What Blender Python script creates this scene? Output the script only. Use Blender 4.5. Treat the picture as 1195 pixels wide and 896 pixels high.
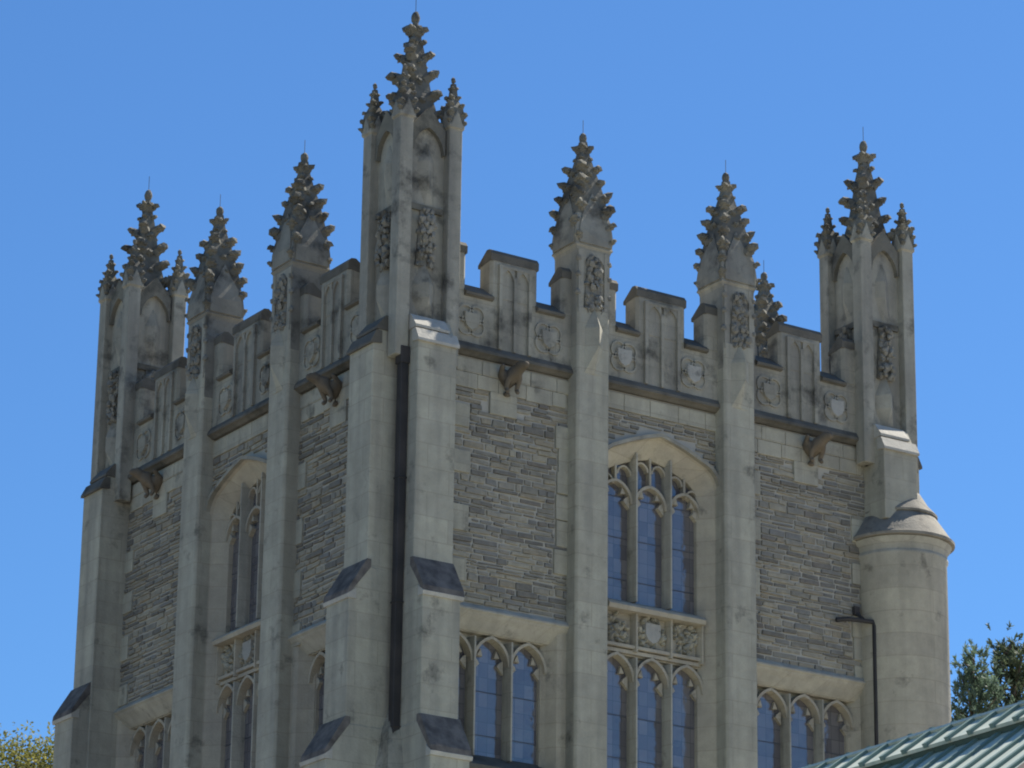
import bpy, bmesh, math, random
from mathutils import Vector, Matrix, noise

R = math.radians
for o in list(bpy.data.objects):
    bpy.data.objects.remove(o)
scene = bpy.context.scene
col = scene.collection

# ------------------------------------------------------------------ camera
cam_d = bpy.data.cameras.new('camera')
cam_d.lens = 125.48
cam_d.sensor_width = 36
cam_d.clip_end = 5000
cam = bpy.data.objects.new('camera', cam_d)
col.objects.link(cam)
CP = Vector((-32.53106546, -53.57371864, -22.58460375))
rx = Vector((0.83564802, -0.54911602, 0.01280539))
up = Vector((-0.19164047, -0.26963248, 0.94370136))
fw = Vector((0.51474879, 0.79105621, 0.3305507))
cam.matrix_world = Matrix(((rx.x, up.x, -fw.x, CP.x), (rx.y, up.y, -fw.y, CP.y), (rx.z, up.z, -fw.z, CP.z), (0, 0, 0, 1)))
scene.camera = cam

# ------------------------------------------------------------------ sky, sun, exposure
SUN_AZ = R(8)            # behind the plane of the right face
SUN_EL = R(52)
sun_dir = Vector((math.cos(SUN_EL) * math.cos(SUN_AZ), math.cos(SUN_EL) * math.sin(SUN_AZ), math.sin(SUN_EL)))
world = bpy.data.worlds.new('World')
scene.world = world
world.use_nodes = True
wn = world.node_tree.nodes
wl = world.node_tree.links
bg = wn['Background']
sky = wn.new('ShaderNodeTexSky')
sky.sky_type = 'NISHITA'
sky.sun_disc = False
sky.sun_elevation = SUN_EL
sky.sun_rotation = R(90) - SUN_AZ
sky.altitude = 0
sky.air_density = 1.0
sky.dust_density = 0.2
sky.ozone_density = 3.0
tint = wn.new('ShaderNodeMix')
tint.data_type = 'RGBA'
tint.blend_type = 'MULTIPLY'
tint.inputs[0].default_value = 1.0
tint.inputs[7].default_value = (0.52, 0.85, 1.17, 1)      # a deep, clear autumn blue
wl.new(sky.outputs[0], tint.inputs[6])
wl.new(tint.outputs[2], bg.inputs[0])
bg.inputs[1].default_value = 0.064
sun_d = bpy.data.lights.new('sun', 'SUN')
sun_d.energy = 5.0
sun_d.angle = R(0.53)
sun_d.color = (1, 0.95, 0.86)
sun = bpy.data.objects.new('sun', sun_d)
col.objects.link(sun)
sun.rotation_euler = sun_dir.to_track_quat('Z', 'Y').to_euler()
sun.location = (30, 0, 40)
scene.view_settings.view_transform = 'Standard'
scene.view_settings.look = 'None'
scene.view_settings.gamma = 1
scene.view_settings.use_curve_mapping = False
scene.view_settings.exposure = 0.92
scene.cycles.max_bounces = 6
scene.cycles.filter_width = 2.0

GROUND = -24.2
rnd = random.Random(7)


# ------------------------------------------------------------------ materials
def nt(name):
    m = bpy.data.materials.new(name)
    m.use_nodes = True
    return m, m.node_tree.nodes, m.node_tree.links, m.node_tree.nodes['Principled BSDF']


class NG:
    """small helper that wires math / mix nodes"""
    def __init__(s, name):
        s.m, s.n, s.l, s.p = nt(name)
        s.tc = s.n.new('ShaderNodeTexCoord').outputs['Object']

    def mapping(s, sc):
        mp = s.n.new('ShaderNodeMapping')
        mp.inputs['Scale'].default_value = sc
        s.l.new(s.tc, mp.inputs['Vector'])
        return mp.outputs[0]

    def noise(s, scale, detail=4, vec=None, rough=0.55):
        t = s.n.new('ShaderNodeTexNoise')
        t.inputs['Scale'].default_value = scale
        t.inputs['Detail'].default_value = detail
        t.inputs['Roughness'].default_value = rough
        s.l.new(vec if vec else s.tc, t.inputs['Vector'])
        return t.outputs['Fac']

    def rng(s, v, a, b, c=0.0, d=1.0):
        t = s.n.new('ShaderNodeMapRange')
        for i, x in zip((1, 2, 3, 4), (a, b, c, d)):
            t.inputs[i].default_value = x
        s.l.new(v, t.inputs[0])
        return t.outputs[0]

    def math(s, op, a, b):
        t = s.n.new('ShaderNodeMath')
        t.operation = op
        for i, x in enumerate((a, b)):
            if isinstance(x, (int, float)):
                t.inputs[i].default_value = x
            else:
                s.l.new(x, t.inputs[i])
        return t.outputs[0]

    def mix(s, f, a, b, mode='MIX'):
        t = s.n.new('ShaderNodeMix')
        t.data_type = 'RGBA'
        t.blend_type = mode
        for i, x in ((0, f), (6, a), (7, b)):
            if isinstance(x, (int, float)):
                t.inputs[i].default_value = x
            elif isinstance(x, tuple):
                t.inputs[i].default_value = (*x, 1) if len(x) == 3 else x
            else:
                s.l.new(x, t.inputs[i])
        return t.outputs[2]

    def bump(s, h, strength, dist):
        b = s.n.new('ShaderNodeBump')
        b.inputs['Strength'].default_value = strength
        b.inputs['Distance'].default_value = dist
        s.l.new(h, b.inputs['Height'])
        s.l.new(b.outputs[0], s.p.inputs['Normal'])

    def out(s, c, rough=0.9):
        if isinstance(c, tuple):
            s.p.inputs['Base Color'].default_value = (*c, 1)
        else:
            s.l.new(c, s.p.inputs['Base Color'])
        s.p.inputs['Roughness'].default_value = rough
        s.p.inputs['Specular IOR Level'].default_value = 0.25
        return s.m


def limestone(name, c1, c2, dark=(0.055, 0.052, 0.045), soot=0.0, joints=True, streak=0.7):
    g = NG(name)
    base = g.mix(g.rng(g.noise(0.9, 5), 0.35, 0.65), c1, c2)
    if joints:
        sx = g.n.new('ShaderNodeSeparateXYZ')
        g.l.new(g.tc, sx.inputs[0])
        cb = g.n.new('ShaderNodeCombineXYZ')
        g.l.new(g.math('ADD', sx.outputs[0], sx.outputs[1]), cb.inputs[0])
        g.l.new(sx.outputs[2], cb.inputs[1])
        br = g.n.new('ShaderNodeTexBrick')
        br.inputs['Scale'].default_value = 1
        br.inputs['Brick Width'].default_value = 0.93
        br.inputs['Row Height'].default_value = 0.46
        br.inputs['Mortar Size'].default_value = 0.012
        br.inputs['Mortar Smooth'].default_value = 0.4
        br.inputs['Bias'].default_value = 0.0
        br.inputs['Color1'].default_value = (1.03, 1.03, 1.01, 1)
        br.inputs['Color2'].default_value = (0.90, 0.90, 0.90, 1)
        br.inputs['Mortar'].default_value = (0.83, 0.82, 0.80, 1)
        g.l.new(cb.outputs[0], br.inputs['Vector'])
        base = g.mix(1.0, base, br.outputs['Color'], 'MULTIPLY')
    # rain streaks
    st = g.noise(1.0, 4, g.mapping((3.2, 3.2, 0.22)))
    base = g.mix(g.rng(st, 0.42, 0.72, 0.0, streak), base, (0.19, 0.18, 0.155))
    # lichen / soot patches
    so = g.noise(1.7, 7, None, 0.65)
    base = g.mix(g.rng(so, 0.60 - soot * 0.35, 0.76 - soot * 0.3, 0.0, 0.85), base, dark)
    gr = g.noise(5, 5)
    base = g.mix(g.rng(gr, 0.3, 0.7), base, g.mix(1.0, base, (0.84, 0.85, 0.85), 'MULTIPLY'))
    sp = g.noise(38, 3)
    base = g.mix(g.rng(sp, 0.3, 0.7, 0.0, 0.5), base, g.mix(1.0, base, (0.82, 0.82, 0.82), 'MULTIPLY'))
    g.bump(g.math('ADD', g.noise(22, 5), g.math('MULTIPLY', g.noise(4, 4), 1.5)), 0.35, 0.03)
    return g.out(base)


M = {}
M['lime'] = limestone('pale_limestone', (0.455, 0.425, 0.335), (0.38, 0.352, 0.275), soot=0.03, streak=0.5)
M['lime_warm'] = limestone('warm_limestone', (0.47, 0.42, 0.32), (0.38, 0.34, 0.27), soot=0.0, streak=0.25)
M['para'] = limestone('stained_limestone', (0.39, 0.365, 0.295), (0.295, 0.272, 0.215), soot=0.22, streak=0.8)
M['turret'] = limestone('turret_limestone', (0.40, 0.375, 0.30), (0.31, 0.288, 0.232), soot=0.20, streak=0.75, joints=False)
M['spire'] = limestone('blackened_limestone', (0.215, 0.20, 0.155), (0.125, 0.117, 0.096), soot=0.32, joints=False, streak=0.5)
M['cope'] = limestone('dark_coping_and_shade_stone', (0.15, 0.135, 0.108), (0.105, 0.097, 0.08), soot=0.25, joints=False, streak=0.3)  # dark copings; also stands in for shade on the left buttress slabs
M['carved'] = limestone('dark_carved_stone', (0.27, 0.255, 0.215), (0.19, 0.18, 0.15), soot=0.25, joints=False, streak=0.4)
M['beast'] = limestone('brown_carved_stone', (0.17, 0.135, 0.095), (0.12, 0.098, 0.07), soot=0.1, joints=False, streak=0.2)
M['gable'] = limestone('streaked_gable_stone', (0.32, 0.305, 0.25), (0.23, 0.215, 0.175), soot=0.30, joints=False, streak=0.9)
M['shield'] = limestone('clean_shield_stone', (0.42, 0.405, 0.355), (0.33, 0.315, 0.275), soot=0.1, joints=False, streak=0.15)
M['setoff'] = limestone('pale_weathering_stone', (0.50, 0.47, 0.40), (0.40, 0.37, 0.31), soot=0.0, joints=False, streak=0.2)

M['stair'] = limestone('turret_ashlar', (0.45, 0.42, 0.345), (0.37, 0.35, 0.29), soot=0.05, streak=0.45)
M['cap'] = limestone('stained_cap_stone', (0.30, 0.27, 0.215), (0.21, 0.19, 0.155), soot=0.22, joints=False, streak=0.5)
g = NG('dark_slate_weathering')
M['slate'] = g.out(g.mix(g.rng(g.noise(4, 6), .35, .65), (0.08, 0.072, 0.066), (0.175, 0.155, 0.135)), 0.95)
g.p.inputs['Specular IOR Level'].default_value = 0.05
g = NG('mortar')
M['mortar'] = g.out(g.mix(g.noise(3, 5), (0.42, 0.395, 0.335), (0.33, 0.31, 0.26)))

g = NG('rubble_stone')
geo = g.n.new('ShaderNodeNewGeometry')
rp = g.n.new('ShaderNodeValToRGB')
cr = rp.color_ramp
stops = [(0.0, (0.125, 0.12, 0.112)), (0.18, (0.20, 0.19, 0.168)), (0.36, (0.15, 0.15, 0.148)), (0.52, (0.24, 0.225, 0.19)),
         (0.68, (0.17, 0.165, 0.15)), (0.84, (0.21, 0.19, 0.155)), (0.95, (0.14, 0.13, 0.12)), (1.0, (0.25, 0.235, 0.20))]
stops = [(q, tuple(v * k for v, k in zip(c, (1.42, 1.37, 1.22)))) for q, c in stops]
while len(cr.elements) < len(stops):
    cr.elements.new(0.5)
for e, (q, c) in zip(cr.elements, stops):
    e.position = q
    e.color = (*c, 1)
cr.interpolation = 'CONSTANT'
g.l.new(geo.outputs['Random Per Island'], rp.inputs[0])
c = g.mix(g.rng(g.noise(9, 5), 0.3, 0.7), rp.outputs[0], g.mix(1.0, rp.outputs[0], (0.7, 0.7, 0.7), 'MULTIPLY'))
c = g.mix(g.rng(g.noise(0.8, 5), 0.45, 0.7, 0, 0.4), c, (0.21, 0.205, 0.19))
g.bump(g.noise(16, 6), 0.6, 0.04)
M['rubble'] = g.out(c)

g = NG('leaded_glass')
lead = g.n.new('ShaderNodeTexBrick')
sx = g.n.new('ShaderNodeSeparateXYZ')
g.l.new(g.tc, sx.inputs[0])
cb = g.n.new('ShaderNodeCombineXYZ')
g.l.new(g.math('ADD', sx.outputs[0], sx.outputs[1]), cb.inputs[0])
g.l.new(sx.outputs[2], cb.inputs[1])
g.l.new(cb.outputs[0], lead.inputs['Vector'])
lead.offset = 0
lead.inputs['Scale'].default_value = 1
lead.inputs['Brick Width'].default_value = 0.2
lead.inputs['Row Height'].default_value = 0.28
lead.inputs['Mortar Size'].default_value = 0.006
lead.inputs['Color1'].default_value = (0.085, 0.08, 0.088, 1)
lead.inputs['Color2'].default_value = (0.15, 0.14, 0.14, 1)
lead.inputs['Mortar'].default_value = (0.06, 0.06, 0.065, 1)
g.bump(g.noise(3.0, 3), 0.25, 0.05)
M['glass'] = g.out(lead.outputs['Color'], 0.06)
g.p.inputs['Specular IOR Level'].default_value = 0.5
g.p.inputs['IOR'].default_value = 2.1

g = NG('glazing_bar_iron')
M['bar'] = g.out((0.07, 0.075, 0.09), 0.6)
g = NG('brown_painted_pipe')
M['pipe'] = g.out(g.mix(g.rng(g.noise(2, 5), 0.35, 0.65), (0.030, 0.029, 0.029), (0.052, 0.046, 0.043)), 0.6)
g = NG('lightning_rod_metal')
M['rod'] = g.out((0.12, 0.12, 0.12), 0.5)
g = NG('green_copper')
c = g.mix(g.rng(g.noise(1.5, 6), 0.35, 0.65), (0.58, 0.61, 0.495), (0.47, 0.51, 0.415))
c = g.mix(g.rng(g.noise(1.0, 5, g.mapping((0.6, 6, 0.6))), 0.5, 0.75, 0, 0.5), c, (0.25, 0.34, 0.30))
M['copper'] = g.out(c, 0.6)
g = NG('shaded_step_copper')
M['copper_shade'] = g.out(g.mix(g.noise(3, 4), (0.05, 0.085, 0.07), (0.09, 0.135, 0.115)), 0.6)
g = NG('shaded_copper_seam')
M['seam'] = g.out(g.mix(g.noise(3, 4), (0.12, 0.18, 0.15), (0.20, 0.28, 0.24)), 0.6)  # darker than the panels: the seams' shaded sides put into the colour
g = NG('brown_gable_stone')
M['brown'] = g.out(g.mix(g.noise(4, 5), (0.13, 0.10, 0.08), (0.19, 0.15, 0.12)))
g = NG('pale_bounce_ground')
M['bounce_pale'] = g.out(g.mix(g.noise(0.3, 6), (0.29, 0.265, 0.23), (0.36, 0.33, 0.285)))  # tone chosen pale so the unseen ground bounces light onto the stone
g = NG('bark')
M['bark'] = g.out(g.mix(g.noise(6, 5), (0.09, 0.07, 0.05), (0.16, 0.13, 0.10)))


def leafmat(name, a, b, c):
    g = NG(name)
    geo = g.n.new('ShaderNodeNewGeometry')
    k = g.mix(geo.outputs['Random Per Island'], a, b)
    k = g.mix(g.rng(g.noise(0.7, 3), 0.4, 0.65), k, c)
    m = g.out(k, 0.6)
    tr = g.n.new('ShaderNodeBsdfTranslucent')
    g.l.new(k, tr.inputs[0])
    mx = g.n.new('ShaderNodeMixShader')
    mx.inputs[0].default_value = 0.4
    g.l.new(g.p.outputs[0], mx.inputs[1])
    g.l.new(tr.outputs[0], mx.inputs[2])
    g.l.new(mx.outputs[0], g.n['Material Output'].inputs[0])
    return m


M['needle'] = leafmat('pine_needles', (0.07, 0.12, 0.085), (0.24, 0.30, 0.21), (0.12, 0.175, 0.115))
M['needle_b'] = leafmat('pine_needles_olive', (0.055, 0.095, 0.055), (0.14, 0.175, 0.10), (0.09, 0.11, 0.06))
M['leaf'] = leafmat('yellowing_leaves', (0.17, 0.175, 0.04), (0.32, 0.29, 0.08), (0.20, 0.20, 0.055))
M['leaf_b'] = leafmat('pale_olive_leaves', (0.13, 0.15, 0.05), (0.25, 0.25, 0.09), (0.18, 0.19, 0.065))


# ------------------------------------------------------------------ mesh builder
def T_R(s, d, z): return Vector((s, -d, z))          # right (sunward) face
def T_L(s, d, z): return Vector((-d, s, z))          # left face
def T_B(s, d, z): return Vector((s, 11 + d, z))      # back face
def T_E(s, d, z): return Vector((11 + d, s, z))      # far side face
def T_I(x, y, z): return Vector((x, y, z))


class MB:
    def __init__(self, T=T_I):
        self.v = []
        self.f = []
        self.T = T

    def add(self, pts, faces):
        n = len(self.v)
        self.v += [self.T(*p) for p in pts]
        self.f += [tuple(n + i for i in f) for f in faces]

    def box(self, a0, a1, b0, b1, c0, c1):
        self.loft([[(a0, b0, c0), (a1, b0, c0), (a1, b1, c0), (a0, b1, c0)], [(a0, b0, c1), (a1, b0, c1), (a1, b1, c1), (a0, b1, c1)]])

    def loft(self, rings, cap=True, closed=True):
        n = len(rings[0])
        pts = [p for r in rings for p in r]
        fs = []
        for i in range(len(rings) - 1):
            for j in range(n if closed else n - 1):
                k = (j + 1) % n
                fs.append((i * n + j, i * n + k, (i + 1) * n + k, (i + 1) * n + j))
        if cap:
            fs.append(tuple(range(n)))
            fs.append(tuple((len(rings) - 1) * n + j for j in range(n)))
        self.add(pts, fs)

    def plate(self, poly, d0, d1):                     # polygon in (s,z), thickness along d
        self.loft([[(s, d0, z) for s, z in poly], [(s, d1, z) for s, z in poly]])

    def run(self, prof, s0, s1):                       # profile in (d,z), run along s
        self.loft([[(s0, d, z) for d, z in prof], [(s1, d, z) for d, z in prof]])

    def plan(self, poly, z0, z1):                      # polygon in (s,d), extruded up
        self.loft([[(s, d, z0) for s, d in poly], [(s, d, z1) for s, d in poly]])

    def sq(self, cs, cd, levels):                      # stacked squares: (z, half)
        self.loft([[(cs - h, cd - h, z), (cs + h, cd - h, z), (cs + h, cd + h, z), (cs - h, cd + h, z)] for z, h in levels])

    def lathe(self, cx, cy, prof, n=40):
        self.loft([[(cx + r * math.cos(2 * math.pi * i / n), cy + r * math.sin(2 * math.pi * i / n), z) for i in range(n)] for z, r in prof])

    def strip(self, curve, w, d0, d1):                 # bar of width w along an (s,z) polyline
        L, Rr = [], []
        for i, (s, z) in enumerate(curve):
            a = curve[max(0, i - 1)]
            b = curve[min(len(curve) - 1, i + 1)]
            tx, tz = b[0] - a[0], b[1] - a[1]
            k = math.hypot(tx, tz) or 1
            nx, nz = -tz / k * w / 2, tx / k * w / 2
            L.append((s + nx, z + nz))
            Rr.append((s - nx, z - nz))
        self.loft([[(l[0], d0, l[1]), (r[0], d0, r[1]), (r[0], d1 - 0.0, r[1]), (l[0], d1, l[1])] for l, r in zip(L, Rr)])

    def nose(self, s, w, d0, d1, z0, z1):              # mullion: chamfered to a narrow nose
        self.plan([(s - w / 2, d0), (s + w / 2, d0), (s + w / 2, d0 + (d1 - d0) * .35), (s + w * .18, d1), (s - w * .18, d1), (s - w / 2, d0 + (d1 - d0) * .35)], z0, z1)

    def tube(self, path, radii, n=6):
        rings = []
        P = [Vector(p) for p in path]
        for i, p in enumerate(P):
            t = (P[min(i + 1, len(P) - 1)] - P[max(0, i - 1)]).normalized()
            a = t.orthogonal().normalized() if abs(t.z) < 0.01 or True else t
            ref = Vector((0, 0, 1)) if abs(t.z) < 0.9 else Vector((1, 0, 0))
            a = t.cross(ref).normalized()
            b = t.cross(a)
            r = radii[i] if not isinstance(radii, (int, float)) else radii
            rings.append([tuple(p + a * (r * math.cos(2 * math.pi * k / n)) + b * (r * math.sin(2 * math.pi * k / n))) for k in range(n)])
        self.loft(rings)

    def lump(self, c, r, seed=0, amp=0.35, sub=1):
        bm = bmesh.new()
        bmesh.ops.create_icosphere(bm, subdivisions=sub, radius=1)
        pts = []
        for v in bm.verts:
            k = 1 + amp * noise.noise(v.co * 1.7 + Vector((seed * 3.1, seed * 1.7, seed)))
            pts.append((c[0] + v.co.x * r[0] * k, c[1] + v.co.y * r[1] * k, c[2] + v.co.z * r[2] * k))
        fs = [tuple(v.index for v in f.verts) for f in bm.faces]
        bm.free()
        self.add(pts, fs)

    def build(self, name, mat, parent=None, bevel=0, smooth=False, label=None):
        me = bpy.data.meshes.new(name)
        off = Vector(parent_off(parent)) if parent else Vector((0, 0, 0))
        me.from_pydata([tuple(v - off) for v in self.v], [], self.f)
        bm = bmesh.new()
        bm.from_mesh(me)
        bmesh.ops.recalc_face_normals(bm, faces=bm.faces)
        bm.to_mesh(me)
        bm.free()
        if smooth:
            for pl in me.polygons:
                pl.use_smooth = True
            me.set_sharp_from_angle(angle=R(40))
        o = bpy.data.objects.new(name, me)
        me.materials.append(mat)
        col.objects.link(o)
        if parent:
            o.parent = parent
        if bevel:
            b = o.modifiers.new('bevel', 'BEVEL')
            b.width = bevel
            b.segments = 1
            b.limit_method = 'ANGLE'
            b.angle_limit = R(35)
        if label:
            o['label'] = label
        return o


def split_build(mb, name, mat, parent, bevel=0):
    """every loose piece of the builder becomes an object of its own"""
    par = list(range(len(mb.v)))

    def find(i):
        while par[i] != i:
            par[i] = par[par[i]]
            i = par[i]
        return i
    for f in mb.f:
        for i in f[1:]:
            par[find(i)] = find(f[0])
    groups = {}
    for f in mb.f:
        groups.setdefault(find(f[0]), []).append(f)
    res = []
    for fs in groups.values():
        idx = sorted({i for f in fs for i in f})
        mp = {i: k for k, i in enumerate(idx)}
        m = MB()
        m.v = [mb.v[i] for i in idx]
        m.f = [tuple(mp[i] for i in f) for f in fs]
        res.append(m.build(name, mat, parent, bevel))
    return res


def parent_off(o):
    v = Vector((0, 0, 0))
    while o is not None:
        v += o.location
        o = o.parent
    return v


def thing(name, label, cat, loc=(0, 0, 0), group=None):
    o = bpy.data.objects.new(name, None)
    o.location = loc
    col.objects.link(o)
    o['label'] = label
    o['category'] = cat
    if group:
        o['group'] = group
    return o


# ------------------------------------------------------------------ ground
gm = MB()
gm.box(-2500, 2500, -2500, 2500, GROUND - 1, GROUND)
go = gm.build('ground', M['bounce_pale'])
go['kind'] = 'structure'
go['label'] = 'unseen ground round the foot of the tower, made pale to bounce light up'
go['category'] = 'ground'
g = NG('dark_bounce_sheet')
M['bounce_dark'] = g.out(g.mix(g.noise(0.3, 6), (0.055, 0.07, 0.035), (0.085, 0.10, 0.05)))
lw = MB()
lw.add([(-2400, -34, GROUND + .004), (-48, -34, GROUND + .004), (-48, 2400, GROUND + .004), (-2400, 2400, GROUND + .004)], [(0, 1, 2, 3)])  # unseen sheet added so less ground bounce reaches the left face
lo_ = lw.build('bounce_dim_sheet', M['bounce_dark'])
lo_['kind'] = 'structure'
lo_['label'] = 'unseen dark green sheet added to dim the ground bounce on the left face'
lo_['category'] = 'bounce_dim_sheet'

# ------------------------------------------------------------------ the tower
TW = thing('stone_tower', 'tall grey gothic stone tower with battlements, crocketed pinnacles and a round stair turret', 'tower', (5.5, 5.5, GROUND))


def fourcentre(a, h, n=14, r1k=0.38, bulge=0.03):
    """right half of a depressed pointed arch from springing (a,0) to apex (0,h)"""
    r1 = a * r1k
    lo, hi = 0.05, math.pi / 2
    for _ in range(60):
        th = (lo + hi) / 2
        px, pz = a - r1 + r1 * math.cos(th), r1 * math.sin(th)
        tx, tz = -math.sin(th), math.cos(th)
        zz = pz + tz * (px / -tx)
        if zz > h:
            lo = th
        else:
            hi = th
    pts = []
    m = n // 2
    for i in range(m):
        t = th * i / m
        pts.append((a - r1 + r1 * math.cos(t), r1 * math.sin(t)))
    for i in range(n - m + 1):
        t = i / (n - m)
        pts.append((px * (1 - t), pz + (h - pz) * t + bulge * math.sin(math.pi * t)))
    return pts


def fullarch(cs, zs, a, h, **k):
    rgt = fourcentre(a, h, **k)
    lft = [(-x, z) for x, z in rgt[:-1]]
    return [(cs + x, zs + z) for x, z in lft] + [(cs + x, zs + z) for x, z in reversed(rgt)]


def pointed(cs, zs, a, h, n=7):
    """two-centred pointed arch polyline, left to right"""
    Rr = (a * a + h * h) / (2 * a)
    pts = []
    th = math.asin(min(1, h / Rr))
    for i in range(n + 1):
        t = th * i / n
        pts.append((cs - a + Rr - Rr * math.cos(t), zs + Rr * math.sin(t)))
    return pts + [(2 * cs - s, z) for s, z in reversed(pts[:-1])]


def archplate(mb, curve, s0, s1, ztop, d0, d1):
    """wall piece above an arch curve, up to ztop (number or function of s)"""
    top = ztop if callable(ztop) else (lambda s: ztop)
    c = [(s0, curve[0][1])] + list(curve) + [(s1, curve[-1][1])]
    for (sa, za), (sb, zb) in zip(c[:-1], c[1:]):
        if sb - sa < 1e-5:
            continue
        mb.loft([[(sa, d0, za), (sa, d1, za), (sa, d1, max(top(sa), za + .002)), (sa, d0, max(top(sa), za + .002))],
                 [(sb, d0, zb), (sb, d1, zb), (sb, d1, max(top(sb), zb + .002)), (sb, d0, max(top(sb), zb + .002))]])


def cusps(mb, cs, zs, a, h, d0, d1):
    """trefoil cusps inside a pointed light head"""
    for sg in (-1, 1):
        s = cs + sg * a * 0.98
        mb.plate([(s, zs - 0.10), (s - sg * a * 0.40, zs + 0.04), (s - sg * a * 0.30, zs + 0.10), (s - sg * a * .02, zs + 0.17)], d0, d1)
        s = cs + sg * a * 0.72
        mb.plate([(s, zs + h * .45), (s - sg * a * 0.34, zs + h * .42), (s - sg * a * 0.3, zs + h * .52), (s - sg * a * .22, zs + h * .75)], d0, d1)


BAYS = ((0.45, 3.39), (4.14, 6.87), (7.62, 10.55))
PIL = ((3.39, 4.14), (6.87, 7.62))
PITCH = 0.81


def window_unit(T, cs, zbot, zhead_top, style):
    """mullions, tracery, glass and bars of one window; centre cs"""
    half = PITCH * 1.5 - 0.06
    win = MB(T)
    win.box(cs - half - .15, cs + half + .15, -0.14, -0.07, zbot, zhead_top)
    w = win.build('window', M['glass'], TW)
    mu = MB(T)
    for k in (-.5, .5):
        mu.nose(cs + k * PITCH, 0.10, -0.075, 0.19, zbot, zhead_top - (0.0 if style == 'arch' else .1))
    split_build(mu, 'mullion', M['stair'], w)
    b = MB(T)
    z = zbot + 0.45
    while z < zhead_top - 0.55:
        for k in (-1, 0, 1):
            b.box(cs + k * PITCH - .34, cs + k * PITCH + .34, -0.07, -0.058, z, z + 0.013)
        z += 0.82
    split_build(b, 'glazing_bar', M['bar'], w)
    return w


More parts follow.
